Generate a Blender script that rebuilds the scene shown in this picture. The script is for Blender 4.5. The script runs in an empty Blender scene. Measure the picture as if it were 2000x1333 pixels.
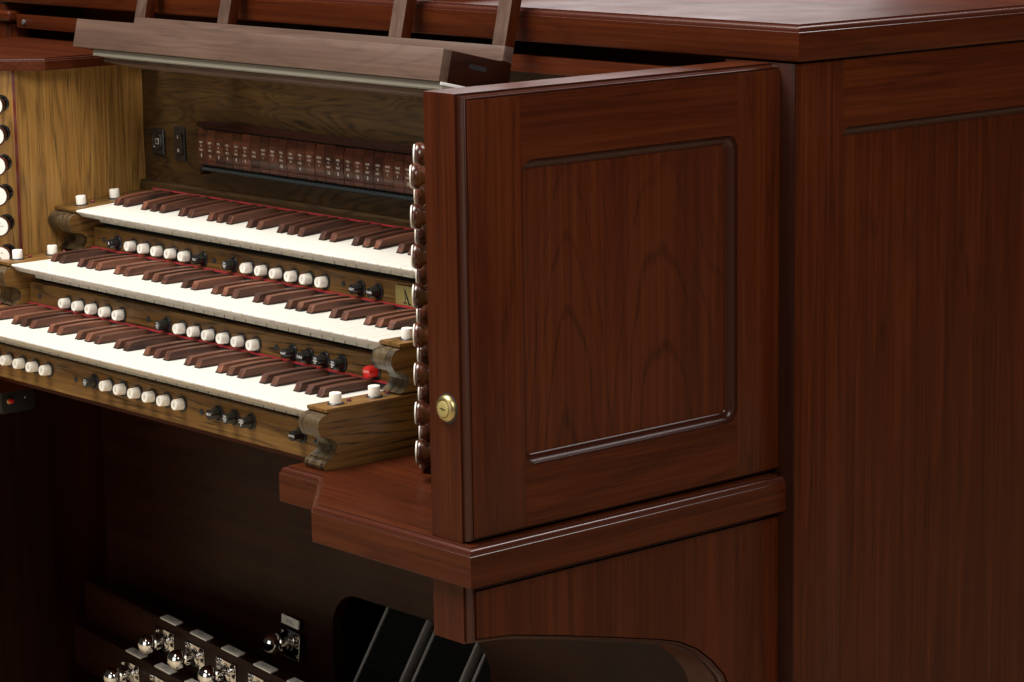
import bpy, bmesh, math, random
from mathutils import Vector, Matrix
random.seed(7)
S = 0.001                      # everything below is written in millimetres
scene = bpy.context.scene
COL = scene.collection

# ------------------------------------------------------------------ camera
M = ((0.6597, 0.7514, -0.0144), (0.1300, -0.1330, -0.9826), (-0.7402, 0.6463, -0.1854))
cam_d = bpy.data.cameras.new('camera')
cam = bpy.data.objects.new('camera', cam_d); COL.objects.link(cam)
R3 = Matrix((M[0], [-v for v in M[1]], [-v for v in M[2]])).transposed()
R3 = R3.to_quaternion().normalized().to_matrix()
cam.matrix_world = Matrix.Translation(Vector((2193.97, -1853.29, 767.96)) * S) @ R3.to_4x4()
cam_d.sensor_width = 36; cam_d.lens = 97.77
cam_d.clip_start = 0.05; cam_d.clip_end = 100
scene.camera = cam

# ------------------------------------------------------------------ world + lamps
w = bpy.data.worlds.new('World'); scene.world = w; w.use_nodes = True
bg = w.node_tree.nodes['Background']
bg.inputs[0].default_value = (1.0, 0.96, 0.92, 1); bg.inputs[1].default_value = 0.02

def area(name, loc, target, size, power, color=(1, 1, 1), size_y=None):
    l = bpy.data.lights.new(name, 'AREA'); l.energy = power; l.color = color
    l.shape = 'RECTANGLE'; l.size = size; l.size_y = size_y or size
    o = bpy.data.objects.new(name, l); COL.objects.link(o)
    o.location = Vector(loc) * S
    o.rotation_euler = (Vector(target) - Vector(loc)).to_track_quat('-Z', 'Y').to_euler()
    return o
area('softbox_lamp', (-1250, -950, 3150), (-850, 250, 100), 2.0, 245, (1, 0.96, 0.9))
area('rear_lamp', (-3150, 3100, 1250), (-300, 800, 530), 1.5, 11.5, (1, 0.93, 0.93), 1.0)
area('side_lamp', (2700, -900, 2500), (-300, 300, 100), 1.5, 98, (1, 0.95, 0.88))
area('front_fill', (-500, -3600, 900), (-800, 200, 60), 2.6, 32, (1, 0.94, 0.84))  # added low fill that brightens the key lips and front faces
area('overhead_lamp', (450, 2300, 2700), (-100, 300, 100), 1.3, 44, (1, 0.93, 0.92), 0.9)

scene.view_settings.view_transform = 'Standard'
scene.view_settings.look = 'None'
scene.view_settings.exposure = 0.0
scene.view_settings.gamma = 1.0
scene.render.engine = 'CYCLES'

# ------------------------------------------------------------------ materials
def nmat(name):
    m = bpy.data.materials.new(name); m.use_nodes = True
    nt = m.node_tree; return m, nt, nt.nodes['Principled BSDF']

def plain(name, col, rough=0.4, metal=0.0, coat=0.0, spec=0.5, bump=0.0, bscale=900, emis=None):
    m, nt, p = nmat(name)
    p.inputs['Base Color'].default_value = (*col, 1)
    p.inputs['Roughness'].default_value = rough
    p.inputs['Metallic'].default_value = metal
    p.inputs['Coat Weight'].default_value = coat
    p.inputs['Specular IOR Level'].default_value = spec
    tc = nt.nodes.new('ShaderNodeTexCoord')
    n = nt.nodes.new('ShaderNodeTexNoise'); n.inputs['Scale'].default_value = bscale; n.inputs['Detail'].default_value = 3
    nt.links.new(tc.outputs['Object'], n.inputs['Vector'])
    r = nt.nodes.new('ShaderNodeMapRange')
    r.inputs['To Min'].default_value = max(0.02, rough - 0.05); r.inputs['To Max'].default_value = rough + 0.07
    nt.links.new(n.outputs[0], r.inputs[0]); nt.links.new(r.outputs[0], p.inputs['Roughness'])
    if bump:
        b = nt.nodes.new('ShaderNodeBump'); b.inputs['Strength'].default_value = bump; b.inputs['Distance'].default_value = 0.0003
        nt.links.new(n.outputs[0], b.inputs['Height']); nt.links.new(b.outputs[0], p.inputs['Normal'])
    return m

def wood(name, c_lo, c_mid, c_hi, axis, across=1.0, rings=9.0, ring_dark=0.5, pore=0.35, pore_scale=420,
         rough=0.36, coat=0.05, stretch=0.035, fig=None, rndvar=0.25, along_fig=0.16, bump=0.25, ringw=0.22, warp=1.0, spec=0.38):
    """c_* linear colours; axis = grain direction 0,1,2 (object space, metres)"""
    m, nt, p = nmat(name); N = nt.nodes.new; L = nt.links.new
    tc = N('ShaderNodeTexCoord'); oi = N('ShaderNodeObjectInfo')
    mul = N('ShaderNodeMath'); mul.operation = 'MULTIPLY'; mul.inputs[1].default_value = 13.7
    L(oi.outputs['Random'], mul.inputs[0])
    add = N('ShaderNodeVectorMath'); add.operation = 'ADD'
    L(tc.outputs['Object'], add.inputs[0]); L(mul.outputs[0], add.inputs[1])
    def mapped(s_across, s_along):
        mp = N('ShaderNodeMapping'); sc = [s_across] * 3; sc[axis] = s_along
        mp.inputs['Scale'].default_value = sc; L(add.outputs[0], mp.inputs['Vector']); return mp
    def noise(s_across, s_along, detail=3, rgh=0.55, dist=0.0):
        mp = mapped(s_across, s_along); n = N('ShaderNodeTexNoise')
        n.inputs['Scale'].default_value = 1.0; n.inputs['Detail'].default_value = detail
        n.inputs['Roughness'].default_value = rgh; n.inputs['Distortion'].default_value = dist
        L(mp.outputs[0], n.inputs['Vector']); return n
    def math_(op, a, b=None, c=None):
        q = N('ShaderNodeMath'); q.operation = op
        for i, v in enumerate((a, b, c)):
            if v is None: continue
            if isinstance(v, (int, float)): q.inputs[i].default_value = v
            else: L(v, q.inputs[i])
        return q.outputs[0]
    broad = noise(16 * across, 1.3 * across, 2)
    field = noise(7.5 * across, 7.5 * across * along_fig, 1.5, 0.45, 0.35 * warp)
    f = field.outputs[0]
    if fig:      # arches: fig = (centre across, across axis, steepness, gain)
        sep = N('ShaderNodeSeparateXYZ'); L(tc.outputs['Object'], sep.inputs[0])
        acc = None
        wob = noise(9, 5, 2, 0.5)
        for (cy, ax, wid, zoff) in fig:
            d = math_('SUBTRACT', math_('ADD', sep.outputs[ax], math_('MULTIPLY', math_('SUBTRACT', wob.outputs[0], 0.5), 0.045)), cy)
            d = math_('DIVIDE', d, wid); d = math_('POWER', math_('ABSOLUTE', d), 1.7)
            v = math_('ADD', d, math_('MULTIPLY', math_('SUBTRACT', sep.outputs[axis], zoff), 3.4))
            acc = v if acc is None else math_('MINIMUM', acc, v)
        f = math_('ADD', math_('MULTIPLY', acc, 0.50), math_('MULTIPLY', f, 1.1))
    ring = math_('FRACT', math_('MULTIPLY', f, rings))
    tri = math_('ABSOLUTE', math_('SUBTRACT', ring, 0.5))          # 0.5 at ring edge
    sm = N('ShaderNodeMapRange'); sm.interpolation_type = 'SMOOTHSTEP'
    sm.inputs['From Min'].default_value = 0.5 - ringw; sm.inputs['From Max'].default_value = 0.5
    L(tri, sm.inputs[0])
    pn = noise(pore_scale, pore_scale * stretch, 4, 0.6)
    pn2 = noise(pore_scale * 0.28, pore_scale * 0.28 * stretch * 0.5, 3, 0.6)
    pr = N('ShaderNodeMapRange'); pr.inputs['From Min'].default_value = 0.42; pr.inputs['From Max'].default_value = 0.66
    L(pn.outputs[0], pr.inputs[0])
    # colour
    cr = N('ShaderNodeValToRGB'); e = cr.color_ramp.elements
    e[0].position = 0.36; e[0].color = (*c_lo, 1); e[1].position = 0.64; e[1].color = (*c_hi, 1)
    em = cr.color_ramp.elements.new(0.5); em.color = (*c_mid, 1)
    mixv = math_('ADD', math_('MULTIPLY', broad.outputs[0], 0.42), math_('MULTIPLY', pn2.outputs[0], 0.58))
    L(mixv, cr.inputs[0])
    rmod = N('ShaderNodeMapRange'); rmod.inputs['From Min'].default_value = 0.35; rmod.inputs['From Max'].default_value = 0.65
    rmod.inputs['To Min'].default_value = 0.35; rmod.inputs['To Max'].default_value = 1.15; L(broad.outputs[0], rmod.inputs[0])
    rd = math_('MULTIPLY', math_('MULTIPLY', sm.outputs[0], ring_dark), rmod.outputs[0])
    if fig:
        fz = N('ShaderNodeMapRange'); fz.inputs['From Min'].default_value = 0.40; fz.inputs['From Max'].default_value = 0.24
        fz.inputs['To Min'].default_value = 0.25; fz.inputs['To Max'].default_value = 1.0; L(sep.outputs[axis], fz.inputs[0])
        rd = math_('MULTIPLY', rd, fz.outputs[0])
    pd = math_('MULTIPLY', math_('MULTIPLY', pr.outputs[0], pore), math_('ADD', math_('MULTIPLY', sm.outputs[0], 0.8), 0.45))
    dark = math_('MAXIMUM', math_('SUBTRACT', math_('SUBTRACT', 1.0, rd), pd), 0.06)
    lrg = noise(3.2, 0.9, 2, 0.5)
    lv = math_('ADD', math_('MULTIPLY', lrg.outputs[0], 0.7), 0.65)
    rv = math_('MULTIPLY', lv, math_('ADD', math_('MULTIPLY', oi.outputs['Random'], rndvar * 2), 1 - rndvar))
    tot = math_('MULTIPLY', dark, rv)
    vm = N('ShaderNodeVectorMath'); vm.operation = 'SCALE'
    L(cr.outputs[0], vm.inputs[0]); L(tot, vm.inputs['Scale']); L(vm.outputs[0], p.inputs['Base Color'])
    # surface
    p.inputs['Roughness'].default_value = rough
    rr = N('ShaderNodeMapRange'); rr.inputs['To Min'].default_value = rough - 0.04; rr.inputs['To Max'].default_value = rough + 0.1
    smn = N('ShaderNodeTexNoise'); smn.inputs['Scale'].default_value = 11; smn.inputs['Detail'].default_value = 5; L(tc.outputs['Object'], smn.inputs['Vector'])
    L(pn.outputs[0], rr.inputs[0])
    L(math_('ADD', rr.outputs[0], math_('MULTIPLY', math_('SUBTRACT', smn.outputs[0], 0.5), 0.22)), p.inputs['Roughness'])
    p.inputs['Specular IOR Level'].default_value = spec
    p.inputs['Coat Weight'].default_value = coat; p.inputs['Coat Roughness'].default_value = 0.22
    b = N('ShaderNodeBump'); b.inputs['Strength'].default_value = bump; b.inputs['Distance'].default_value = 0.00012
    L(pn.outputs[0], b.inputs['Height']); L(b.outputs[0], p.inputs['Normal'])
    return m

WC = ((0.041, 0.0074, 0.0019), (0.055, 0.0107, 0.0027), (0.074, 0.0162, 0.0041))
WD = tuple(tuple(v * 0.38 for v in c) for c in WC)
WAL = [wood('mahogany_stain_grain_%s' % 'xyz'[a], *WC, a, across=1.8, rings=7, ring_dark=0.10, pore=0.34, pore_scale=680, rndvar=0.05, ringw=0.16, along_fig=0.07, warp=0.5, spec=0.13) for a in range(3)]
KNEE = [wood('dark_mahogany_shaded_%s' % 'xyz'[a], *WD, a, across=1.5, rings=7, ring_dark=0.15, pore=0.4, pore_scale=520, rndvar=0.05, ringw=0.2, along_fig=0.09, warp=0.5, rough=0.42, spec=0.2) for a in range(3)]  # darker mahogany copy: shade of the knee space is put into the colour
DOORP = wood('mahogany_arched_grain', *WC, 2, rings=5.2, ring_dark=0.22, pore=0.36, pore_scale=520, rndvar=0.0, ringw=0.13, spec=0.2,
             fig=((0.168, 1, 0.058, 0.24), (0.318, 1, 0.070, 0.29)))
OC = ((0.135, 0.063, 0.016), (0.185, 0.091, 0.023), (0.230, 0.122, 0.034))
OAK = [wood('oak_grain_%s' % 'xyz'[a], *OC, a, across=2.6, rings=13, ring_dark=0.36, pore=0.65, pore_scale=560, stretch=0.05,
            rndvar=0.08, rough=0.38, coat=0.1, ringw=0.2, along_fig=0.06, warp=1.0) for a in range(3)]
OAKJ = wood('oak_jamb_grain', *[tuple(v * k for v, k in zip(c, (1.82, 1.88, 1.85))) for c in OC], 2, across=3.8, rings=12, ring_dark=0.25, pore=0.42, pore_scale=640, stretch=0.035, rndvar=0.05, rough=0.38, coat=0.1, ringw=0.3, along_fig=0.05, warp=0.7)
OAKP = wood('oak_panel_grain_shaded', *[tuple(v * 0.28 for v in c) for c in OC], 0, across=2.8, rings=15, ring_dark=0.4, pore=0.5, pore_scale=520, stretch=0.05,
            rndvar=0.0, rough=0.4, coat=0.1, ringw=0.35, along_fig=0.17, warp=1.5)  # oak darkened: shade from the music rack is put into this colour
ENDG = wood('oak_end_grain', (0.055, 0.033, 0.015), (0.09, 0.058, 0.028), (0.13, 0.09, 0.048), 2, across=2.2, rings=10, ring_dark=0.6, pore=0.8, pore_scale=900, stretch=0.3, rndvar=0.1, rough=0.34, coat=0.3)
SHARP = wood('rosewood_key', (0.045, 0.015, 0.009), (0.105, 0.037, 0.021), (0.19, 0.073, 0.038), 1, across=2.5, rings=5, ring_dark=0.35, pore=0.5, rndvar=0.42, rough=0.42, coat=0.0)
TABW = wood('rosewood_tab', (0.035, 0.012, 0.007), (0.085, 0.026, 0.014), (0.14, 0.045, 0.022), 0, across=4, rings=9, ring_dark=0.22, pore=0.25, rndvar=0.28, rough=0.28, coat=0.3)
KNOBW = wood('rosewood_knob', (0.025, 0.007, 0.004), (0.055, 0.015, 0.008), (0.10, 0.032, 0.014), 2, across=4, rings=6, ring_dark=0.4, pore=0.3, rndvar=0.4, rough=0.2, coat=0.5)
RACKW = [wood('walnut_rack_grain_%s' % 'xyz'[a], (0.078, 0.045, 0.032), (0.105, 0.062, 0.045), (0.135, 0.084, 0.062), a, across=2.0, rings=9, ring_dark=0.13, pore=0.2, rndvar=0.06, rough=0.42, coat=0.15, warp=1.0, along_fig=0.15) for a in range(3)]
BEAD = plain('mahogany_edge_bead', (0.050, 0.011, 0.005), 0.27, coat=0.15, spec=0.5, bump=0.15, bscale=700)
BEADD = plain('dark_stained_bead', (0.030, 0.0062, 0.0024), 0.30, coat=0.0, spec=0.32, bump=0.15, bscale=700)
IVORY = plain('ivory_key_top', (0.70, 0.67, 0.605), 0.3, coat=0.1)
IVORYF = plain('key_front_wood', (0.72, 0.69, 0.58), 0.5)
PISTON = plain('cream_piston', (0.88, 0.84, 0.76), 0.35)
BLACKP = plain('black_piston', (0.012, 0.012, 0.012), 0.18, coat=0.4)
REDP = plain('red_piston', (0.62, 0.02, 0.014), 0.3)
COLLAR = plain('dark_collar', (0.035, 0.037, 0.045), 0.28, metal=0.4)
PRINTD = plain('grey_engraving', (0.27, 0.28, 0.28), 0.6)
PRINTB = plain('black_engraving', (0.01, 0.01, 0.01), 0.6)
PRINTW = plain('white_engraving', (0.80, 0.80, 0.78), 0.6)
PRINTC = plain('cream_engraving', (0.85, 0.80, 0.70), 0.6)
DISC = plain('ivory_disc', (0.84, 0.81, 0.74), 0.3)
FELT = plain('red_felt', (0.27, 0.008, 0.014), 0.95, bump=0.6, bscale=1500)
DARK = plain('black_cloth', (0.006, 0.006, 0.006), 0.9)
BLACK = plain('black_plastic', (0.012, 0.012, 0.013), 0.3, coat=0.3)
BRASS = plain('brass', (0.42, 0.34, 0.16), 0.36, metal=1.0)
BRASSP = plain('brass_plate', (0.42, 0.35, 0.13), 0.38, metal=0.35)
CHROME = plain('chrome', (0.88, 0.87, 0.85), 0.10, metal=1.0)
ALU = plain('aluminium', (0.80, 0.80, 0.79), 0.35, metal=0.7)
LAMPM = plain('beige_lamp_housing', (0.24, 0.225, 0.185), 0.45)
WHITEM = plain('white_metal', (0.75, 0.74, 0.74), 0.4)
STEEL = plain('blued_lip', (0.05, 0.065, 0.07), 0.25, metal=0.3)
LABEL = plain('cream_label', (0.84, 0.82, 0.74), 0.4)
LED = plain('red_lens', (0.16, 0.006, 0.008), 0.1, coat=0.8)
INLAY = plain('mahogany_inlay', (0.12, 0.018, 0.012), 0.35)
RUBBER = plain('black_rubber', (0.005, 0.0055, 0.0055), 0.6, spec=0.25)
GRILL = plain('dark_grille', (0.035, 0.026, 0.018), 0.6)
BEADG = plain('grey_rubber', (0.07, 0.06, 0.06), 0.6)
FLOORM = wood('floor_boards', (0.42, 0.32, 0.21), (0.50, 0.39, 0.26), (0.56, 0.45, 0.31), 0, rings=6, rndvar=0.0)

# ------------------------------------------------------------------ mesh tools
class MB:
    def __init__(s): s.v = []; s.f = []; s.m = []; s.mats = []
    def mi(s, mat):
        if mat not in s.mats: s.mats.append(mat)
        return s.mats.index(mat)
    def add(s, verts, faces, mat, xf=None):
        b = len(s.v); i = s.mi(mat)
        for p in verts:
            p = Vector(p)
            s.v.append(xf @ p if xf else p)
        for f in faces: s.f.append([b + k for k in f]); s.m.append(i)
        return s
    def box(s, x0, x1, y0, y1, z0, z1, mat, bev=0.6, xf=None, seg=2):
        bm = bmesh.new(); bmesh.ops.create_cube(bm, size=1)
        for v in bm.verts:
            v.co = Vector(((x0 + x1) / 2 + v.co.x * (x1 - x0), (y0 + y1) / 2 + v.co.y * (y1 - y0), (z0 + z1) / 2 + v.co.z * (z1 - z0)))
        if bev: bmesh.ops.bevel(bm, geom=list(bm.edges), offset=bev, segments=seg, affect='EDGES', profile=0.5)
        bm.verts.index_update()
        s.add([v.co.copy() for v in bm.verts], [[v.index for v in f.verts] for f in bm.faces], mat, xf); bm.free(); return s
    def rings(s, rings, mat, cap0=True, cap1=True, xf=None):
        n = len(rings[0]); vs = [p for r in rings for p in r]; fs = []
        for k in range(len(rings) - 1):
            for i in range(n):
                j = (i + 1) % n
                fs.append([k * n + i, k * n + j, (k + 1) * n + j, (k + 1) * n + i])
        if cap0: fs.append(list(range(n))[::-1])
        if cap1: fs.append([(len(rings) - 1) * n + i for i in range(n)])
        return s.add(vs, fs, mat, xf)
    def lathe(s, prof, mat, xf=None, n=24, cap0=True, cap1=True):
        rs = [[(r * math.cos(2 * math.pi * i / n), r * math.sin(2 * math.pi * i / n), h) for i in range(n)] for r, h in prof]
        return s.rings(rs, mat, cap0, cap1, xf)
    def slab(s, poly, prof, mat, fn, cap0=True, cap1=True, bead=None, bead_from=1):
        """poly CCW 2-D outline; prof [(inset, h)]; fn(u, v, h) -> xyz"""
        rs = [[fn(u, v, h) for u, v in offset(poly, d)] for d, h in prof]
        if bead is None: return s.rings(rs, mat, cap0, cap1)
        s.rings(rs[:bead_from + 1], mat, cap0, False)
        s.rings(rs[bead_from:], bead, False, False)
        if cap1:
            s.add(rs[-1], [list(range(len(poly)))], mat)
        return s
    def extr(s, poly, a, b, mat, fn, xf=None, endmat=None):
        r0 = [fn(u, v, a) for u, v in poly]; r1 = [fn(u, v, b) for u, v in poly]
        if endmat is None: return s.rings([r0, r1], mat, True, True, xf)
        s.rings([r0, r1], endmat, False, False, xf)
        n = len(poly)
        s.add(r0, [list(range(n))[::-1]], mat, xf); s.add(r1, [list(range(n))], mat, xf); return s
    def text(s, txt, size, mat, xf, sx=1.0):
        vs, fs = text_mesh(txt, size)
        return s.add([(x * sx, y, 0) for x, y in vs], fs, mat, xf)
    def build(s, name, parent=None, loc=(0, 0, 0), angle=35, label=None):
        me = mesh_of(s, name, loc, angle)
        o = bpy.data.objects.new(name, me); COL.objects.link(o)
        o.location = Vector(loc) * S
        if parent: o.parent = parent; o.location = (Vector(loc) - Vector(parent.get('_org', (0, 0, 0)))) * S
        o['_org'] = tuple(loc)
        if label: o['label'] = label
        return o

def regrain(o, mat):
    o.data.materials.append(mat); k = len(o.data.materials) - 1
    base = o.data.materials[0]
    for pg in o.data.polygons:
        if abs(pg.normal.x) > 0.8 and pg.material_index == 0: pg.material_index = k
    return o

def mesh_of(s, name, org=(0, 0, 0), angle=35):
    me = bpy.data.meshes.new(name); og = Vector(org)
    me.from_pydata([(v - og) * S for v in s.v], [], s.f)
    for m in s.mats: me.materials.append(m)
    me.polygons.foreach_set('material_index', s.m)
    bm = bmesh.new(); bm.from_mesh(me)
    bmesh.ops.remove_doubles(bm, verts=bm.verts, dist=0.0000005)
    bmesh.ops.recalc_face_normals(bm, faces=bm.faces); bm.to_mesh(me); bm.free()
    me.polygons.foreach_set('use_smooth', [True] * len(me.polygons))
    me.set_sharp_from_angle(angle=math.radians(angle)); me.update()
    return me

def offset(poly, d):
    if d == 0: return list(poly)
    n = len(poly); out = []
    for i in range(n):
        p0, p1, p2 = Vector(poly[i - 1]), Vector(poly[i]), Vector(poly[(i + 1) % n])
        e1 = (p1 - p0).normalized(); e2 = (p2 - p1).normalized()
        n1 = Vector((-e1.y, e1.x)); n2 = Vector((-e2.y, e2.x))
        bis = n1 + n2; k = bis.dot(n1)
        bis = bis / k if abs(k) > 1e-6 else n1
        out.append(tuple(p1 + bis * d))
    return out

def fillet(poly, radii, seg=6):
    """poly CCW; radii {index: r} rounds those corners"""
    n = len(poly); out = []
    for i in range(n):
        r = radii.get(i, 0)
        if not r: out.append(poly[i]); continue
        p0, p1, p2 = Vector(poly[i - 1]), Vector(poly[i]), Vector(poly[(i + 1) % n])
        a = (p0 - p1).normalized(); b = (p2 - p1).normalized()
        half = a.angle(b) / 2; t = r / math.tan(half)
        c = p1 + (a + b).normalized() * (r / math.sin(half))
        s_, e_ = p1 + a * t, p1 + b * t
        a0 = math.atan2((s_ - c).y, (s_ - c).x); a1 = math.atan2((e_ - c).y, (e_ - c).x)
        d = (a1 - a0 + math.pi) % (2 * math.pi) - math.pi
        out += [(c.x + r * math.cos(a0 + d * k / seg), c.y + r * math.sin(a0 + d * k / seg)) for k in range(seg + 1)]
    return out

_tm = {}
def text_mesh(txt, size):
    key = (txt, size)
    if key not in _tm:
        cu = bpy.data.curves.new('t', 'FONT'); cu.body = txt; cu.size = size; cu.align_x = 'CENTER'; cu.align_y = 'CENTER'
        cu.resolution_u = 3; cu.space_line = 1.0
        o = bpy.data.objects.new('t', cu); COL.objects.link(o)
        dg = bpy.context.evaluated_depsgraph_get(); me = bpy.data.meshes.new_from_object(o.evaluated_get(dg))
        _tm[key] = ([(v.co.x, v.co.y) for v in me.vertices], [list(p.vertices) for p in me.polygons])
        bpy.data.objects.remove(o); bpy.data.curves.remove(cu); bpy.data.meshes.remove(me)
    return _tm[key]

XYZ = lambda u, v, h: (u, v, h)          # outline in x,y extruded in z
YZX = lambda u, v, h: (h, u, v)          # outline in y,z extruded in x
def arc(cx, cy, r, a0, a1, n=5):
    return [(cx + r * math.cos(math.radians(a0 + (a1 - a0) * k / n)), cy + r * math.sin(math.radians(a0 + (a1 - a0) * k / n))) for k in range(n + 1)]
def face_xf(x, y, z, yaw=0.0, pitch=0.0):
    """local +Z points out of a front (-y) face, local +Y up; yaw turns about world z, pitch leans back"""
    return Matrix.Translation((x, y, z)) @ Matrix.Rotation(yaw, 4, 'Z') @ Matrix.Rotation(math.radians(90) - pitch, 4, 'X')

# ------------------------------------------------------------------ the console (one thing)
console = bpy.data.objects.new('organ_console', None); COL.objects.link(console)
console['label'] = 'dark mahogany pipe organ console with three white manual keyboards and an open panelled side door'
console['category'] = 'organ'
console['_org'] = (0, 0, 0)

def moulding(zt, zb, d=8.0, lip=9.0, low=0.8):
    p = [(low, zb), (0, zb + low), (0, zt - lip), (0.5, zt - lip + 0.5), (1.6, zt - lip + 0.6), (1.6, zt - lip + 2.2)]
    for k in range(7):
        a = math.radians(90 * k / 6)
        p.append((1.6 + (d - 3.6) * (1 - math.cos(a)), zt - lip + 2.2 + (lip - 4.0) * math.sin(a)))
    p += [(d - 1.6, zt - 1.8), (d, zt - 1.6), (d, zt)]
    return p

# key desk shelf wings (right one in view, left one mirrored)
XC = -866.0
wing = fillet([(-1, 0), (-1, 490), (-463, 490), (-463, 89), (-386, 89), (-281, 0)], {4: 14})
for sgn in (1, -1):
    pts = wing if sgn > 0 else [(2 * XC - x, y) for x, y in reversed(wing)]
    mb = MB(); mb.slab(pts, moulding(0, -44), WAL[0], XYZ, bead=BEAD, bead_from=2)
    regrain(mb.build('key_shelf', console), WAL[1])

# ---- framed door / side sections in a plane x = const
def ovolo(x, depth=12.0, d=11.0, step=2.0):
    """profile (inset, x) for the sticking round a sunk panel"""
    p = [(0, x), (0.3, x - step), (1.6, x - step)]
    for k in range(1, 7):
        a = math.radians(90 * k / 6)
        p.append((1.6 + (d - 2.6) * (1 - math.cos(a)) , x - step - (depth - step - 2) * math.sin(a)))
    p += [(d, x - depth + 1.0), (d, x - depth)]
    return p
def mould_xprof(xo, lip=13.0, d=6.5):
    """profile (inset, x) for the outer arris towards +x"""
    p = [(0, xo - lip), (2.2, xo - lip + 0.3), (2.2, xo - lip + 2.5)]
    for k in range(1, 8):
        a = math.radians(90 * k / 7)
        p.append((2.2 + (d - 3.4) * (1 - math.cos(a)), xo - lip + 2.5 + (lip - 4.2) * math.sin(a)))
    p += [(d - 0.8, xo - 2.2), (d, xo - 2.2)]
    return p

# ------------------------------------------------------------------ side door (right)
door = MB()
outer = [(10, 0.5), (496.8, 0.5), (496.8, 484), (10, 484)]
door.slab(outer, [(0.4, -77), (0, -76.6), (0, -26)], WAL[2], YZX, True, False)
door.slab(outer, mould_xprof(-13), BEADD, YZX, False, False)
door_o = door.build('side_door', console)
xf_, xb = -13.0, -20.0
top = 484 - 6.7; bot = 0.5 + 6.7; yl = 16.7; yr = 496.8 - 6.7
j0, j1, r0, r1, rz = 91.0, 420.0, 73.0, 408.0, 16.0
MB().box(xb, xf_, yl, j0 - .15, bot, top, WAL[2], 0.25).build('stile', door_o)
MB().box(xb, xf_, j1 + .15, yr, bot, top, WAL[2], 0.25).build('stile', door_o)
tr = fillet([(j0, top), (j0, r1 - 22), (j0 + 0.01, r1 - 22), (j0 + 0.01, r1), (j1 - 0.01, r1), (j1 - 0.01, r1 - 22), (j1, r1 - 22), (j1, top)], {3: rz, 4: rz})
MB().extr(tr, xb, xf_ - 0.05, WAL[1], YZX).build('top_rail', door_o)
br = fillet([(j0, bot), (j1, bot), (j1, r0 + 22), (j1 - 0.01, r0 + 22), (j1 - 0.01, r0), (j0 + 0.01, r0), (j0 + 0.01, r0 + 22), (j0, r0 + 22)], {4: rz, 5: rz})
MB().extr(br, xb, xf_ - 0.05, WAL[1], YZX).build('bottom_rail', door_o)
inner = fillet([(j0, r0), (j1, r0), (j1, r1), (j0, r1)], {0: rz, 1: rz, 2: rz, 3: rz})
MB().slab(inner, ovolo(xf_ - 0.1), BEADD, YZX, False, False).build('panel_moulding', door_o)
MB().box(-60, -25.0, j0 + 9, j1 - 9, r0 + 9, r1 - 9, DOORP, 0).build('door_panel', door_o)
# cylinder lock on the narrow front edge
lk = MB(); X = face_xf(-46.5, 10, 146)
lk.lathe([(16.6, -1), (16.6, 0.15), (16.2, 0.3)], PRINTB, X, 36)
lk.lathe([(14.8, 0), (14.8, 2.2), (13.8, 4.2), (10.8, 6.0), (9.8, 6.2), (9.4, 5.6), (9.0, 5.6)], BRASS, X, 40)
lk.lathe([(9.0, 4), (9.0, 5.4), (8.6, 6.9), (8.0, 7.2), (0.01, 7.2)], BRASSP, X, 32)
lk.box(-4.6, -0.4, -0.2, 0.9, 7.15, 7.35, PRINTB, 0, X); lk.box(0.0, 4.6, -0.9, 0.3, 7.15, 7.35, PRINTB, 0, X)
lk.box(-0.9, 0.9, -1.2, 1.2, 7.15, 7.38, PRINTB, 0, X)
lk.build('lock', door_o)

# ------------------------------------------------------------------ leg brackets under the shelves
cut = [(10, -112), (65, -118), (139, -134), (215, -152), (293, -171), (322, -180), (350, -194), (374, -213), (392, -232), (404, -256), (411, -290), (413, -340), (413, -720)]
brk = cut + [(496.8, -720), (496.8, -44.5), (10, -44.5)]
brk = brk[:]                                                   # runs CCW seen from +x
for sgn in (1, -1):
    def fx(u, v, h, sgn=sgn): return (h, u, v) if sgn > 0 else (2 * XC - h, u, v)
    mb = MB()
    bk = brk if sgn > 0 else [(u - (34 if v < -230 and v > -721 and u < 420 else 0), v) for u, v in brk]
    mb.slab(bk, [(0.4, -77), (0, -76.6), (0, -26)], WAL[2] if sgn > 0 else KNEE[2], fx, True, False)  # left bracket uses the dark copy, its shade put into the colour
    mb.slab(bk, mould_xprof(-13), BEADD, fx, False, False)
    b = mb.build('leg_bracket', console)
    mb = MB(); mb.extr(offset(bk, 8.0), -22, -13.2, WAL[2], fx); mb.build('bracket_panel', b)

# ------------------------------------------------------------------ case
xs = 11.5
case = MB()
case.box(-100, xs - 0.5, 488.8, 490.5, -720, 484.3, KNEE[2], 0.2)  # added thin plate, dark colour stands in for shade at the case corner
shade_plate_o = case.build('case_side_or_shade_plate', console)
MB().box(-100, xs, 490.6, 571, -720, 484.3, WAL[2], 0.3).build('stile', shade_plate_o)
cr_ = fillet([(571.1, 484.3), (571.1, 385), (571.2, 385), (571.2, 405), (1500, 405), (1500, 484.3)], {3: 10})
MB().extr(cr_, xs - 20, xs - 0.1, WAL[1], YZX).build('top_rail', shade_plate_o)
inn = fillet([(571, -640), (1480, -640), (1480, 405), (571, 405)], {3: 10, 0: 10})
MB().slab(inn, ovolo(xs - 0.1, 12, 11), BEADD, YZX, False, False).build('panel_moulding', shade_plate_o)
MB().box(xs - 40, xs - 12, 580, 1500, -720, 397, WAL[2], 0).build('side_panel', shade_plate_o)
MB().box(-1743.5, -1717, 490.6, 1500, -720, 484.3, WAL[2], 0.5).build('case_side_or_shade_plate', console)
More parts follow.
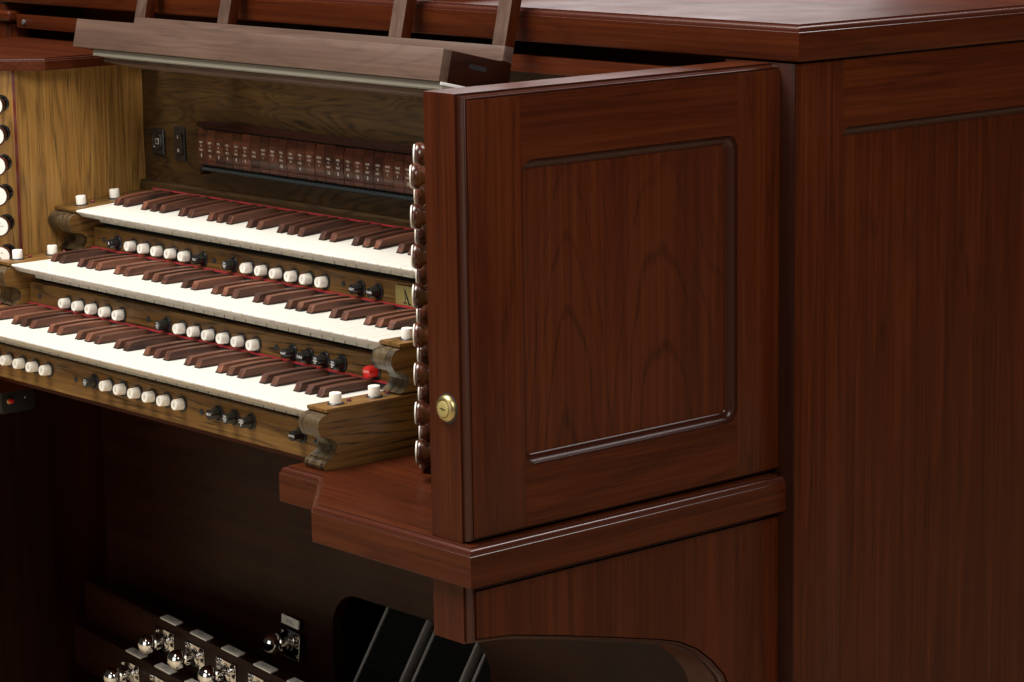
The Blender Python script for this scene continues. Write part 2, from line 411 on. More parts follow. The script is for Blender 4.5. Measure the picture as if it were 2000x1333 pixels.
# lid
lid = [(18.8, 487), (18.8, 1560), (-1751, 1560), (-1751, 487)]
mp = [(3.0, 486.8), (1.0, 487.8), (0, 490)] + moulding(529.5, 489)[2:]
MB().slab(lid, mp, WAL[0], XYZ, bead=BEAD, bead_from=3).build('case_lid', console)
regrain(bpy.data.objects['case_lid'], WAL[1])
MB().slab([(-648, 545), (-648, 1500), (-1100, 1500), (-1100, 545)], [(0, 529.8), (0, 548), (2, 550)], WAL[0], XYZ).build('hinged_lid', console)
MB().box(-1716, -16, 640, 652, 380, 486.5, WAL[0], 0).build('back_board', console)
MB().box(-1688, -20, 494, 516, 447, 468.5, WAL[0], 1.0).build('fallboard_rail', console)
mb = MB(); X = face_xf(-1664, 494, 457); mb.lathe([(4.2, 0), (4.2, 2), (3.6, 3), (0.01, 3)], BEADG, X, 16); mb.build('bumper', console)
mb = MB(); mb.box(-1760, -1692, 482, 520, 457, 473.5, WAL[0], 5, seg=4); mb.build('end_cap', console)
mb = MB(); mb.box(-1742, -1700, 500, 524, 420, 452, WAL[2], 2); mb.build('end_block', console)

# ------------------------------------------------------------------ knee board with openings for the shoes
kz0, kz1 = -720, -2
ko = [(-1000, -720), (-640, -720), (-640, -378), (-1000, -378)]
hole = fillet([(-1037, -720), (-671, -720), (-671, -372), (-1037, -372)], {2: 60, 3: 60}, 10)
# build as outline polygon going round the opening
kp = [(-1654, kz0), (-1037, kz0)] + list(reversed([p for p in hole if p not in ((-1037, -720), (-671, -720))])) + [(-671, kz0), (-78, kz0), (-78, kz1), (-1654, kz1)]
XZY = lambda u, v, h: (u, h, v)
mb = MB()
kk = MB()
r0_ = [XZY(u, v, 600) for u, v in kp]; r1_ = [XZY(u, v, 619) for u, v in kp]
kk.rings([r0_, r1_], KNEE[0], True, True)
kb = kk.build('knee_board', console)
MB().box(-1700, -20, 800, 812, -720, 0, DARK, 0).build('back_panel', console)
MB().box(-1037, -671, 619, 620.5, -720, -440, GRILL, 0).build('speaker_cloth', console) if False else None
g = MB()
for k in range(26): g.box(-1100 + k * 9, -1100 + k * 9 + 2.2, 740, 741, -700, -455, GRILL, 0)
for k in range(26): g.box(-1100, -866, 739, 740, -700 + k * 9.4, -700 + k * 9.4 + 2.2, GRILL, 0)
gr = g.build('grille', console)
MB().box(-1230, -640, 742, 752, -700, -454, DARK, 0).build('speaker_box', console)
MB().box(-1654, -78, 150, 600, -9, -0.5, WAL[0], 0).build('key_bed', console)

# ------------------------------------------------------------------ manuals
P = 23.8; X0 = -1294.5; XR = -437.7
wk = MB()                                               # one white key, origin at its front top edge
prof = [(0.8, 0), (0, -0.9), (0, -2.4), (10.5, -11.2), (14, -11.6), (39, -11.6), (39, -28.5), (150, -28.5), (150, 0)]
lip = prof[:6] + [(150, -11.6), (150, 0)]
n = len(lip)
wk.slab(list(lip), [(0.45, 0.55), (0, 1.0), (0, P - 1.0), (0.45, P - 0.55)], IVORY, YZX)
wk.extr([(39, -11.7), (39, -24.5), (149, -24.5), (149, -11.7)], 0.95, P - 0.95, IVORYF, YZX)
wk_me = mesh_of(wk, 'white_key')
for pg in wk_me.polygons: pass
sk = MB()
def spt(y):                                              # curved top line of a sharp
    t = (y - 62) / 88.0
    return 11.0 + 2.6 * math.sin(math.pi * t * 0.8) - 3.2 * t
ys_ = [62, 72, 84, 96, 108, 120, 130, 141]
spoly = [(141, 1.4), (141, spt(141))] + [(y, spt(y)) for y in reversed(ys_[:-1])] + [(61, 10.2), (55.6, 1.4)]
def sring(ins, h): return [(h, u, v) for u, v in offset(spoly, ins)]
spoly = spoly if sum(spoly[i - 1][0] * spoly[i][1] - spoly[i][0] * spoly[i - 1][1] for i in range(len(spoly))) > 0 else spoly[::-1]
sk.rings([sring(0.9, -4.6), sring(0.25, -5.1), sring(0, -5.7), sring(0, 5.7), sring(0.25, 5.1 + 0.9), sring(0.9, 4.6 + 1.2)][0:3] + [sring(0, 5.7), sring(0.25, 5.1 + 0.0), sring(0.9, 4.6)], SHARP)
sk.box(-5.9, 5.9, 55, 141, 0.15, 1.6, PRINTB, 0)
sk_me = mesh_of(sk, 'sharp_key', angle=30)
SH = [1, 2, 4, 5, 6]
man = []
TILT3 = math.radians(3.9)
for i, (yf, zt, tilt) in enumerate(((115.0, 69.0, 0.0), (228.0, 138.3, 0.0), (341.5, 205.6, TILT3))):
    mb = MB()
    mb.box(X0 - 0.3, XR + 0.3, yf + 46, yf + 152, zt - 52, zt - 29.5, DARK, 0)
    mb.box(X0 - 0.3, XR + 0.3, yf + 40, yf + 46, zt - 52, zt - 31, DARK, 0)
    kbd = mb.build('manual_keyboard', console, (X0, yf, zt))
    kbd.rotation_euler = (tilt, 0, 0)
    for k in range(36):
        o = bpy.data.objects.new('white_key', wk_me); COL.objects.link(o); o.parent = kbd
        o.location = Vector((k * P, random.uniform(-0.12, 0.12), random.uniform(-0.10, 0.10))) * S
    for oc in range(5):
        for q in SH:
            o = bpy.data.objects.new('sharp_key', sk_me); COL.objects.link(o); o.parent = kbd
            o.location = Vector(((oc * 7 + q) * P, 0, random.uniform(-0.05, 0.2))) * S
    fb = MB(); fb.box(X0, XR, yf + 137.0, yf + (141.6, 142.0, 141)[i], zt + 8.6, zt + 11.0, FELT, 0.8, seg=2)
    fb.box(X0, XR, yf + 138.5, yf + (141.7, 142.2, 152)[i], zt + 0.5, zt + (8.15, 8.15, 11.2)[i], DARK if i < 2 else OAKP, 0)
    fb.build('felt_strip', kbd, (X0, yf, zt))
    man.append(kbd)
for m_ in man:                                           # felt origin equals the keyboard origin
    for ch in m_.children:
        if ch.name.startswith('felt_strip'): ch.location = (0, 0, 0)

# ---- cheek blocks
base_prof = [(500, 0.0), (500, 70.3), (118.5, 70.3), (116.5, 68.8)]
bulge = [(112, 68.0), (107, 66.0), (103, 62.0), (101.2, 57.0), (101.6, 51.5), (103.8, 46.5), (106.2, 43.0)]
cove = [(107.0, 41.5), (112, 41.0), (118, 39.6), (124, 36.8), (128, 32.6), (129.4, 27.8), (128.2, 22.8), (124.6, 18.4), (120, 15.3), (116.5, 13.6)]
foot = [(117.5, 12.4), (112, 11.4), (109.4, 9.2), (108.4, 6.0), (109.2, 2.6), (111.4, 0.0)]
full = base_prof + bulge + cove + foot
short = [(500, 13.3)] + base_prof[1:] + bulge + cove + [(114.5, 13.3)]
def cheek(x0, x1, kind, dy, dz, tilt, depth):
    poly = full if kind == 'full' else short
    poly = [(min(u, 115 + depth) + dy, v + dz) for u, v in poly]
    poly = poly[::-1]
    ar = sum(poly[i - 1][0] * poly[i][1] - poly[i][0] * poly[i - 1][1] for i in range(len(poly)))
    if ar < 0: poly = poly[::-1]
    mb = MB()
    mb.extr(poly, x0, x1, OAK[1], YZX, endmat=ENDG)
    o = mb.build('key_cheek', console, (x0, 115 + dy, 75 + dz), angle=28)
    tb = MB(); tb.box(x0 - 0.2, x1 + 0.2, 115 + dy, 115 + dy + depth, 70.5 + dz, 75.2 + dz, OAK[1], 0.5)
    t = tb.build('cap_board', o, (x0, 115 + dy, 75 + dz)); t.location = (0, 0, 0)
    xm = (x0 + x1) / 2
    for j, yy in enumerate((28.5, 88.0)):
        mb = MB(); Xf = Matrix.Translation((xm, 115 + dy + yy, 75.2 + dz))
        mb.lathe([(10.4, 0), (10.4, 0.8), (9.4, 1.6), (7.6, 1.6)], COLLAR, Xf, 28)
        mb.lathe([(7.5, 0.5), (7.5, 12.6), (7.1, 13.6), (6.2, 14.0), (0.01, 14.0)], PISTON, Xf, 28)
        mb.text(('0', 'ON')[j] if dy > 0 else ('GT', 'ALL')[j], 4.2, PRINTD, Xf @ Matrix.Translation((0, 0, 14.08)))
        t = mb.build('stop_button', o, (x0, 115 + dy, 75 + dz)); t.location = (0, 0, 0)
        mb = MB(); Xf = Matrix.Translation((xm, 115 + dy + yy + 20.5, 75.2 + dz))
        mb.lathe([(3.4, 0), (3.4, 0.6), (2.6, 1.0)], COLLAR, Xf, 14)
        mb.lathe([(2.5, 0.5), (2.5, 2.2), (2.1, 3.5), (1.2, 4.2), (0.01, 4.5)], LED, Xf, 14)
        t = mb.build('indicator_light', o, (x0, 115 + dy, 75 + dz)); t.location = (0, 0, 0)
    o.rotation_euler = (tilt, 0, 0)
    return o
for (x0, x1) in ((-445.5 + 8.3, -398.3), (-1352.5, X0 - 0.5)):
    cheek(x0, x1, 'full', 0, 0, 0, 385)
    cheek(x0, x1, 'short', 113.5, 64.2, 0, 268)
    cheek(x0, x1, 'short', 227.0, 131.2, TILT3, 155)

# ------------------------------------------------------------------ piston rails
def piston_mb(kind, txt, Xf, big=False):
    mb = MB()
    mb.lathe([(10.8, 0), (10.8, 1.0), (9.8, 2.0), (8.6, 2.0), (8.6, 0.6)], COLLAR, Xf, 28, cap1=False)
    if kind == 'white':
        mb.lathe([(7.9, 0.5), (7.7, 1.2), (7.0, 12.4), (6.6, 13.3), (6.0, 13.6), (5.7, 13.35), (0.01, 13.3)], PISTON, Xf, 30)
        mb.text(txt, 7.6 if len(txt) == 1 else 6.4, PRINTD, Xf @ Matrix.Translation((0, 0, 13.45)), 0.8)
    elif kind == 'red':
        mb.lathe([(7.9, 0.5), (7.7, 1.2), (7.2, 14.4), (6.8, 15.2), (0.01, 15.3)], REDP, Xf, 30)
        mb.text(txt, 4.4, PRINTW, Xf @ Matrix.Translation((0, 0, 15.4)), 0.9)
    else:
        mb.lathe([(8.4, 0.5), (8.3, 1.2), (7.6, 6.0), (6.9, 7.6), (6.7, 14.8), (6.3, 15.6), (0.01, 15.8)], BLACKP, Xf, 30)
        if '/' in txt:
            a, b = txt.split('/')
            mb.text(a, 4.7, PRINTW, Xf @ Matrix.Translation((0, 2.6, 15.9)), 0.9)
            mb.text(b, 4.7, PRINTW, Xf @ Matrix.Translation((0, -2.6, 15.9)), 0.9)
            mb.box(-4.4, 4.4, -0.25, 0.25, 15.8, 15.95, PRINTW, 0, Xf)
        else:
            mb.text(txt, 6.4 if len(txt) < 2 else (4.7 if len(txt) < 5 else 3.6), PRINTW, Xf @ Matrix.Translation((0, 0, 15.9)), 0.9)
    return mb
def rail(y0, z0, z1, zc, tilt, specs, screws, xl=X0 - 0.3, xr=XR + 0.3):
    """front face at y0 leaning back by tilt"""
    c, s_ = math.cos(tilt), math.sin(tilt)
    mb = MB()
    h = z1 - z0
    poly = [(y0, z0), (y0 + 18, z0), (y0 + 18, z1 - 0.5), (y0 + h * s_ + 0.4, z1)]
    mb.extr(poly, xl, xr, OAK[0], YZX)
    o = mb.build('piston_rail', console)
    def at(x, z): return face_xf(x, y0 + (z - z0) * s_ - 0.05, z, 0, tilt)
    zc -= (1.0 if y0 > 300 else 2.2)
    for x, kind, txt in specs:
        x -= 7.0
        piston_mb(kind, txt, at(x, zc)).build('thumb_piston', o, label={'red': 'red piston lettered TUTTI', 'black': 'black piston lettered %s' % txt.replace('/', ' over ')}.get(kind, 'cream piston numbered %s' % txt))
    for x, z in screws:
        mb = MB(); X_ = at(x, z)
        mb.lathe([(4.2, 0), (4.2, 0.12), (3.2, 0.16)], COLLAR, X_, 20)
        mb.lathe([(3.1, 0.1), (3.0, 0.5), (1.4, 0.7), (1.2, 0.2), (0.01, 0.2)], STEEL, X_, 16)
        mb.build('rail_screw', o)
    return o
W, B = 'white', 'black'
rail(371.0, 142.5, 178.0, 161.5, math.radians(2), [(-1224, B, 'R')] + [(-1182 + k * 34.2, W, str(k + 1)) for k in range(5)] + [(-1007, B, 'PED'), (-934, B, 'SW/PD')] +
     [(-895 + k * 34.0, W, str(k + 1)) for k in range(6)] + [(-648, B, 'NEXT'), (-611, B, 'TURN')], [(-1268, 161), (-987, 161), (-692, 162)])
rail(257.0, 75.0, 109.0, 92.5, math.radians(2), [(-1184 + k * 34.7, W, str(k + 6)) for k in range(5)] + [(-935, B, 'GT/PD')] +
     [(-896 + k * 33.8, W, str(k + 1)) for k in range(6)] + [(-648, B, 'NEXT'), (-613, B, 'TURN'), (-580, B, 'SW/GT'), (-544, B, 'CH/GT'), (-476, 'red', 'TUTTI')],
     [(-1268, 91), (-987, 92), (-690, 92)])
rail(142.0, -1.0, 42.5, 28.5, math.radians(2), [(-1194, W, '11')] + [(-1160 + k * 34.3, W, str(k + 12)) for k in range(4)] + [(-943, B, 'CH/PD')] +
     [(-906 + k * 34.0, W, str(k + 1)) for k in range(6)] + [(-655, B, 'NEXT'), (-620, B, 'SW/CH'), (-585, B, 'CRES/B'), (-480, B, 'CANCEL')],
     [(-1268, 22), (-997, 22), (-700, 22), (-458, 22)])
# brass maker plate on the top rail with an ornate letter
mb = MB(); mb.box(-580, -500, 369.6, 371.2, 145.5, 174.5, BRASSP, 0.3)
pl = mb.build('name_plate', console, label='brass plate with a black ornate letter A')
mb = MB()
def stroke(pts, wd, y=369.5, mat=PRINTB):
    for a, b in zip(pts[:-1], pts[1:]):
        a = Vector(a); b = Vector(b); d = (b - a); n_ = Vector((-d.y, d.x)).normalized()
        q = [a - n_ * wd[0], b - n_ * wd[1], b + n_ * wd[1], a + n_ * wd[0]]
        mb.add([(p.x, y, p.y) for p in q], [[0, 1, 2, 3]], mat)
Ax, Az = -556, 159.5
stroke([(Ax - 4, Az + 9), (Ax + 4.5, Az - 9)], (1.1, 1.7)); stroke([(Ax - 4.6, Az + 8), (Ax - 3.4, Az - 6)], (0.6, 0.5))
stroke([(Ax - 4, Az - 0.5), (Ax + 2, Az - 1.2)], (0.5, 0.5)); stroke([(Ax - 7, Az - 8), (Ax - 5, Az - 6), (Ax - 1, Az - 7.5)], (1.0, 1.0))
stroke([(Ax - 6, Az + 10), (Ax - 4, Az + 9), (Ax - 2, Az + 11)], (0.7, 0.4)); stroke([(Ax + 4.5, Az - 9), (Ax + 8, Az - 7)], (1.0, 0.3))
for k, ch in enumerate('llen'):
    mb.text(ch, 20, PRINTB, face_xf(Ax + 14 + k * 9, 369.4, Az - 1), 0.8)
mb.build('plate_lettering', pl)

# ------------------------------------------------------------------ name board and coupler tabs
mb = MB(); mb.box(-1354.5, -378, 507, 522, 190, 447, OAKP, 0)
nb = mb.build('name_board', console)
mb = MB(); mb.extr([(495.3, 214), (507, 214), (507, 232.5), (499, 232.5), (496.6, 230.5), (495.3, 227)][::1], -1354, -378, OAKP, YZX); mb.build('base_moulding', nb)
mb = MB()
mb.extr([(488, 325.5), (507, 325.5), (507, 333), (492, 333), (490, 331.5), (488, 329)], -1187, -560, KNEE[0], YZX)
mb.build('coupler_cornice', nb)
mb = MB()
mb.extr([(491, 262.0), (492.5, 260.4), (494, 260), (507, 260), (507, 265.5), (493, 265.5), (491.6, 264.5)], -1183, -560, STEEL, YZX)
mb.box(-1186, -1183, 488, 507, 254, 266, TABW, 0.4)
mb.build('coupler_ledge', nb)
MB().box(-1197, -560, 500, 506.8, 265.8, 325.4, DARK, 0).build('coupler_slot', nb)
tabs = ['GREAT|TO|PEDAL|8', 'GREAT|TO|PEDAL|4', 'SWELL|TO|PEDAL|8', 'SWELL|TO|PEDAL|4', 'CHOIR|TO|PEDAL|8', 'CHOIR|TO|PEDAL|4', 'PEDAL|DIVIDE',
        'GENSYS|VOICE|1', 'GENSYS|VOICE|2', 'SWELL|TO|SWELL|16', 'SWELL|UNISON|OFF', 'SWELL|TO|SWELL|4', 'GENSYS|VOICE|3', 'GENSYS|VOICE|4',
        'SWELL|TO|GREAT|16', 'SWELL|TO|GREAT|8', 'SWELL|TO|GREAT|4', 'CHOIR|TO|GREAT|16', 'CHOIR|TO|GREAT|8', 'CHOIR|TO|GREAT|4',
        'GENSYS|VOICE|5', 'GENSYS|VOICE|6', 'SWELL|TO|CHOIR|16', 'SWELL|TO|CHOIR|8', 'SWELL|TO|CHOIR|4']
for k, t in enumerate(tabs):
    x0 = -1194.5 + k * 21.93
    yo = random.uniform(-0.25, 0.25)
    poly = [(506, 268), (506, 322)] + [(499.5 + yo, 322), (497.6 + yo, 321), (494.4 + yo, 312), (493.0 + yo, 300), (493.2 + yo, 288), (494.6 + yo, 277), (495.4 + yo, 275.2), (494.2 + yo, 274.4), (495.2 + yo, 269.4), (497 + yo, 268)]
    poly = poly[::-1] if sum(poly[i - 1][0] * poly[i][1] - poly[i][0] * poly[i - 1][1] for i in range(len(poly))) < 0 else poly
    mb = MB(); rs = lambda d, h: [(h, u, v) for u, v in offset(poly, d)]
    mb.rings([rs(0.5, x0 + 0.45), rs(0, x0 + 1.0), rs(0, x0 + 20.95), rs(0.5, x0 + 21.5)], TABW)
    lines = t.split('|'); xm = x0 + 10.9
    zz = 302.0 if len(lines) > 2 else 297.0
    for q, ln in enumerate(lines):
        big = ln.isdigit() and len(lines) == 4
        if big: zz -= 2.6
        ysurf = 493.0 + yo - 0.35 + (0.25 if zz > 298 or zz < 284 else 0)
        mb.text(ln, 7.8 if big else (5.2 if ln.isdigit() else 4.3), PRINTC, face_xf(xm, ysurf - 0.1, zz), 0.66 if not ln.isdigit() else 0.8)
        zz -= 5.6
    mb.build('coupler_tab', nb, (x0, 495, 300), label='rosewood tab engraved %s' % t.replace('|', ' '))
# data socket and rocker switch
mb = MB(); mb.box(-1329, -1298, 503.5, 507.5, 271, 311, BLACK, 3, seg=3)
mb.lathe([(12.5, 0), (12.5, 1.5), (11.5, 2.2), (10.5, 1.0), (0.01, 1.0)], BLACK, face_xf(-1313.5, 503.5, 292), 28)
mb.box(-1318, -1309, 502.0, 503.5, 288, 297, ALU, 0.4); mb.box(-1316.5, -1310.5, 501.8, 502.6, 289.5, 295.5, PRINTB, 0)
mb.build('data_socket', nb)
mb = MB(); mb.box(-1270, -1243, 504, 507.5, 267, 319, BLACK, 1.2)
mb.extr([(504, 276), (504, 311), (500.5, 309), (503, 293), (501.5, 278)], -1266, -1247, BLACKP, YZX)
mb.text('O', 7, PRINTC, face_xf(-1256.5, 501.4, 283), 0.8); mb.text('I', 7, PRINTC, face_xf(-1256.5, 501.0, 303), 0.8)
mb.build('power_switch', nb)

# ------------------------------------------------------------------ jambs with drawknobs
q = 2 ** -0.5
knob_txt = ['FLUTE|8', 'GEIGEN|8', 'OBOE|8', 'UNDA|MARIS|4', 'COR|BOURDON|8']
def jamb(sgn, xw, yc):
    """sgn -1: left jamb, +1: right"""
    def mir(x, y): return (x, y)
    t = Vector((sgn * q, -q, 0)); nn = Vector((-sgn * q, -q, 0))
    c = Vector((xw, yc, 0))
    mb = MB()
    # side wall running back to the name board
    xa, xb_ = (xw - 14, xw) if sgn < 0 else (xw, xw + 14)
    mb.box(xa, xb_, yc - 2, 507 if sgn < 0 else 506, -0.3, 413, OAKJ, 0)
    jo = mb.build('key_jamb', console)
    Xf = Matrix(((t.x, nn.x * -1, 0, c.x), (t.y, nn.y * -1, 0, c.y), (0, 0, 1, 0), (0, 0, 0, 1)))
    mb = MB(); Lg = 395 if sgn < 0 else 392
    mb.box(7, Lg, 0, 14, -0.3, 413, OAKJ, 0, Xf); jp = mb.build('jamb_panel', jo)
    mb = MB(); mb.box(0.0, 7.0, -0.4, 10, -0.3, 413, INLAY, 0.2, Xf); mb.build('inlay_strip', jo)
    def knob(s_, z, txt=None):
        mb = MB(); K = Matrix.Translation(c + t * s_ + Vector((0, 0, z))) @ Matrix.Rotation(math.atan2(nn.y, nn.x) + math.pi / 2, 4, 'Z') @ Matrix.Rotation(math.radians(90), 4, 'X')
        mb.lathe([(12.6, 0.0), (12.6, 1.4), (11.6, 2.6), (9.6, 2.6), (9.4, 1.0)], BLACKP, K, 32, cap1=False)
        mb.lathe([(7.6, 0.5), (7.8, 10), (8.2, 20), (9.2, 27), (11.6, 31.5), (14.2, 34.5), (15.1, 37.0), (15.3, 39.8), (14.9, 41.8), (13.8, 43.2), (13.2, 43.5)], KNOBW, K, 40)
        mb.lathe([(13.2, 43.0), (13.2, 44.6), (12.8, 45.1), (0.01, 45.2)], DISC, K, 40)
        if txt:
            ls = txt.split('|')
            for j, ln in enumerate(ls):
                dig = ln.isdigit()
                mb.text(ln, 7.0 if dig else 3.6, PRINTB if dig else PRINTD, K @ Matrix.Translation((0, 5.5 - j * (4.8 if len(ls) > 2 else 8) - (1.2 if dig else 0), 45.4)), 0.85)
        p = c + t * s_ + Vector((0, 0, z))
        mb.build('drawknob', jo, tuple(p), label=('cream faced drawknob lettered %s' % txt.replace('|', ' ')) if txt else None)
    return jo, knob
jl, kl = jamb(-1, -1355, 288)
for s_, zs in ((25, (364.5, 320.4, 276.8, 232.4, 187.5, 143)), (72, (342, 298, 254, 210, 165)), (119, (364, 320, 277, 232, 187))):
    for i, z in enumerate(zs): kl(s_, z, knob_txt[i % 5] if s_ == 25 else None)
jr, kr = jamb(1, -377, 315)
for s_, zs in ((175, [361 - 46.6 * k for k in range(8)]), (130, [380, 334, 286, 239, 191, 143, 96, 50, 17]), (85, [365 - 47.2 * k for k in range(8)])):
    for z in zs: kr(s_, z + 0, None)
# slabs over the jambs
for sgn in (-1, 1):
    pts = [(-1308, 309), (-1308, 520), (-1660, 520), (-1660, -45 + 2)]
    pts = [(-1308, 309), (-1308, 516), (-1700, 516), (-1700, -83)]
    if sgn > 0: pts = [(-441, 309), (-62, -70 + 0)] and [(2 * XC - x - 40, y) for x, y in reversed(pts)]
    if sgn > 0: pts = [(-385, 322), (-78, 15), (-78, 516), (-385, 516)]
    mb = MB(); mb.slab(pts, moulding(431.5, 413.3, 4.5, 5.0, 0.5), WAL[0], XYZ, bead=BEAD, bead_from=2)
    regrain(mb.build('jamb_shelf', console), WAL[1])

# ------------------------------------------------------------------ knee space details
mb = MB()
mb.box(-1440, -1340, 228, 284, -92, -56, PRINTB, 1.2)
bx = mb.build('control_box', console, label='small black control box with a red button')
Y90 = Matrix.Rotation(math.radians(90), 4, 'Y')
mb = MB(); Xs = Matrix.Translation((-1340, 241, -73)) @ Y90
mb.lathe([(5.5, 0), (5.5, 2), (4.0, 3)], BRASS, Xs, 20); mb.lathe([(3.8, 1), (3.6, 8), (3.0, 9), (0.01, 9)], REDP, Xs, 20); mb.build('red_button', bx)
mb = MB(); mb.lathe([(2.6, 0), (2.3, 1.8), (0.01, 2.4)], CHROME, Matrix.Translation((-1340, 268, -71)) @ Y90, 14); mb.build('box_screw', bx)

# toe studs
PH = math.radians(-7.4)
def tfx(p0):
    c_, s_ = math.cos(PH), math.sin(PH)
    return Matrix.Translation(p0) @ Matrix.Rotation(PH, 4, 'Z')
def toe_stud(parent, Xf, txt, label_flat=True):
    """Xf: local x right, y back, z up; origin at top-left corner of the chrome plate"""
    F = Xf @ Matrix.Rotation(math.radians(90), 4, 'X')                    # local z out of the face (-y)
    mb = MB()
    pw, ph = 62, 44
    mb.box(0, pw, -ph, 0, 0.0, 2.4, CHROME, 0.8, F)
    for sx, sz in ((6, -7), (pw - 6, -7), (6, -ph + 7), (pw - 6, -ph + 7)):
        mb.lathe([(3.4, 2.3), (3.0, 3.6), (1.4, 4.4), (0.01, 4.4)], CHROME, F @ Matrix.Translation((sx, sz, 0)), 16)
    G = F @ Matrix.Translation((pw * 0.5, -ph * 0.42, 0))
    mb.lathe([(14.5, 2.3), (14.3, 3.6), (9.5, 4.4), (7.6, 6), (7.0, 9), (7.0, 17), (8.0, 20)], CHROME, G, 28)
    pr_ = [(6.5, 19.5)] + [(16.8 * math.sin(math.radians(a)), 32 - 15.5 * math.cos(math.radians(a))) for a in range(28, 179, 10)] + [(0.01, 47.5)]
    mb.lathe(pr_, CHROME, G, 36)
    st = mb.build('toe_stud', parent)
    mb = MB()
    if label_flat:
        H = Xf @ Matrix.Translation((17, -1.5, 14.6)) @ Matrix.Rotation(math.radians(9), 4, 'X')
    else:
        H = Xf @ Matrix.Translation((6, -0.5, 6)) @ Matrix.Rotation(math.radians(90), 4, 'X')
    mb.box(0, 52, 0, 14, 0, 3.0, LABEL, 0.6, H)
    mb.text(txt, 9.0, PRINTD, H @ Matrix.Translation((26, 6.8, 3.1)), 0.85)
    for sx in (4, 48): mb.lathe([(1.1, 2.6), (0.8, 3.0), (0.01, 3.0)], PRINTD, H @ Matrix.Translation((sx, 7.0, 0)), 8)
    mb.build('stud_label', parent, label='cream label lettered %s' % txt)
TX = tfx((-1633, 540, -465))
mb = MB(); mb.box(0, 860, 0, 26, -70, 0, KNEE[0], 0.8, TX); tb = mb.build('toe_board', console)
for k in range(7):
    toe_stud(tb, TX @ Matrix.Translation((263 + k * 101.5, -0.2, -15)), 'GEN %d' % (k + 6))
TX2 = tfx((-1627, 512, -533))
mb = MB(); mb.box(0, 860, 0, 50, -70, 0, KNEE[0], 0.8, TX2); tb2 = mb.build('toe_board', console)
for k in range(7):
    toe_stud(tb2, TX2 @ Matrix.Translation((180 + k * 101.5, -0.2, -14)), 'GEN %d' % (k + 1))
ZX = Matrix.Translation((-1166, 598, -455)) @ Matrix.Rotation(PH, 4, 'Z') @ Matrix.Rotation(math.radians(-5), 4, 'X')
toe_stud(kb, ZX, 'ZIMBEL', False)

# expression shoes
for k, (c0, pr0, pr1) in enumerate(((-980, (662, -409), (470, -702)),)):
    pass
dirv = Vector((0, 599 - 662, -505 + 409)).normalized()
for k, xl in enumerate((-985.0, -866.0, -747.0)):
    top_ = Vector((xl, 662 + 45, -409 + 66)) if k == 0 else Vector((xl, 662 + 45 - 0, -409 + 66))
    ln = 430
    up = Vector((0, dirv.z, -dirv.y)) * -1.0
    if up.z < 0: up = -up
    # local frame: x right, y along the shoe downwards, z out of the tread
    Xf = Matrix(((1, 0, 0, top_.x), (0, dirv.y, -abs(dirv.z), top_.y), (0, dirv.z, -dirv.y * -1 * -1, top_.z), (0, 0, 0, 1)))
    nz = Vector((0, -abs(dirv.z), abs(dirv.y)))
    Xf = Matrix(((1, 0, 0, top_.x), (0, dirv.y, nz.y, top_.y), (0, dirv.z, nz.z, top_.z), (0, 0, 0, 1)))
    mb = MB(); mb.box(0, 96, 0, ln, -16, 0, BLACK, 1.0, Xf); sh = mb.build('expression_shoe', console)
    mb = MB()
    rp = []
    for r_ in range(0, 105):
        y_ = 4 + r_ * 4.0
        rp += [(y_, 0.4), (y_ + 0.6, 1.8), (y_ + 2.2, 1.8), (y_ + 2.8, 0.4)]
    vs = []; fs = []
    for i_, (a, b) in enumerate(rp): vs += [(4, a, b), (92, a, b)]
    for i_ in range(len(rp) - 1): fs.append([2 * i_, 2 * i_ + 1, 2 * i_ + 3, 2 * i_ + 2])
    mb.add(vs, fs, RUBBER, Xf); mb.build('rubber_tread', sh)
    for e0, e1 in ((-1.5, 3.0), (93.0, 97.5)):
        mb = MB(); mb.box(e0, e1, 0, ln, -14, 3.4, ALU, 0.7, Xf); mb.build('side_trim', sh)

# ------------------------------------------------------------------ music rack: a thing that stands on the console
rack = bpy.data.objects.new('music_rack', None); COL.objects.link(rack)
rack['label'] = 'grey brown walnut music rack with open bars leaning back above the top keyboard'
rack['category'] = 'music stand'
rack['_org'] = (0, 0, 0)
TL = math.radians(13.2)
RX = Matrix.Translation((-1280, 348.9, 487.8)) @ Matrix.Rotation(-TL, 4, 'X')
rack['_org'] = (-1280, 348.9, 487.8); rack.location = Vector((-1280, 348.9, 487.8)) * S
def rb(name, mb, parent=rack):
    o = mb.build(name, parent, (-1280, 348.9, 487.8))
    o.location = (0, 0, 0); return o
RW = 832.0
mb = MB(); mb.box(0, RW, 0, 14, -40.8, 0, RACKW[0], 0.6, RX); fr = rb('front_board', mb)
mb = MB(); mb.box(0, RW - 0.5, 14.1, 98, -38, -24, RACKW[0], 0.6, RX); rb('ledge_board', mb)
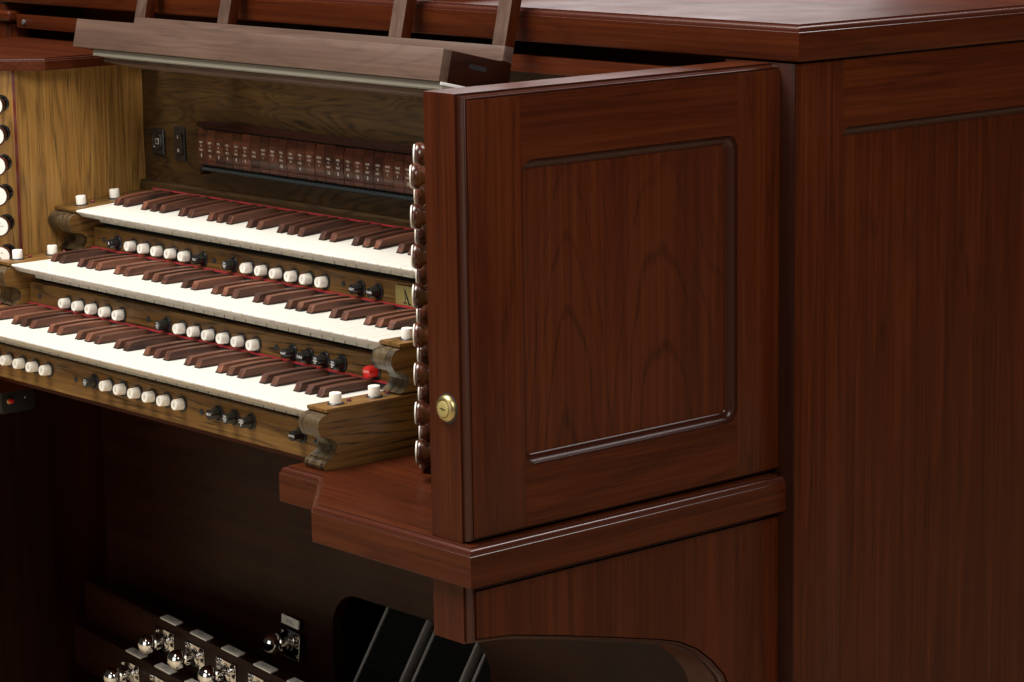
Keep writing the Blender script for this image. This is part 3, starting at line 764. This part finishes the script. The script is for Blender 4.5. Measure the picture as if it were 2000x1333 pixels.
mb = MB(); mb.box(RW - 14, RW + 0.3, 14.05, 114, -40.5, -0.4, KNEE[1], 0.5, RX); el = rb('end_board', mb)
mb = MB(); mb.box(-0.3, 14, 14.05, 114, -40.5, -0.4, KNEE[1], 0.5, RX); rb('end_board', mb)
mb = MB(); mb.slab(fillet([(45, -18), (74, -18), (74, -12), (45, -12)], {0: 3, 1: 3, 2: 3, 3: 3}), [(0, RW + 0.25), (0, RW + 0.6)], PRINTB, lambda u, v, h: (h, u, v)); 
mb2 = MB(); mb2.v = [RX @ v for v in mb.v]; mb2.f = mb.f; mb2.m = mb.m; mb2.mats = mb.mats; rb('slot', mb2, el)
mb = MB(); mb.box(0, RW, 98.1, 114, 0.2, 19.6, RACKW[0], 0.5, RX); rb('bottom_bar', mb)
for x0, x1 in ((0, 26), (209, 235), (598, 625), (807, 832)):
    mb = MB(); mb.box(x0 - 0.0, x1, 98.0, 114.2, 19.7, 300, RACKW[2], 0.6, RX)
    o_ = rb('upright_bar', mb); o_.data.materials.append(WAL[2])
    for pg in o_.data.polygons:
        if abs(pg.normal.x) > 0.9: pg.material_index = 1
mb = MB(); mb.box(0, RW, 98.0, 114.2, 300.2, 330, RACKW[0], 0.6, RX); rb('top_bar', mb)
mb = MB(); mb.box(45, RW - 0.5, 7, 62, -50, -41.2, LAMPM, 1.0, RX); lp = rb('rack_lamp', mb)
mb = MB(); mb.box(RW - 0.4, RW + 1.2, 3, 66, -45, -41.0, WHITEM, 0.3, RX); rb('lamp_end', mb)
mb = MB(); mb.box(40, RW - 30, 30, 96, -56, -50.5, RACKW[0], 0.6, RX); rb('lamp_cover', mb)
for xb_ in (150, 640):
    mb = MB(); mb.box(xb_, xb_ + 30, 100, 150, -34, -8, WAL[1], 1.0, RX); rb('support_arm', mb)

# ------------------------------------------------------------------ floor (structure)
mb = MB(); mb.box(-6000, 5000, -5000, 6000, -740, -720.2, FLOORM, 0)
fl = mb.build('floor'); fl['kind'] = 'structure'

for o in bpy.data.objects:
    if '_org' in o: del o['_org']
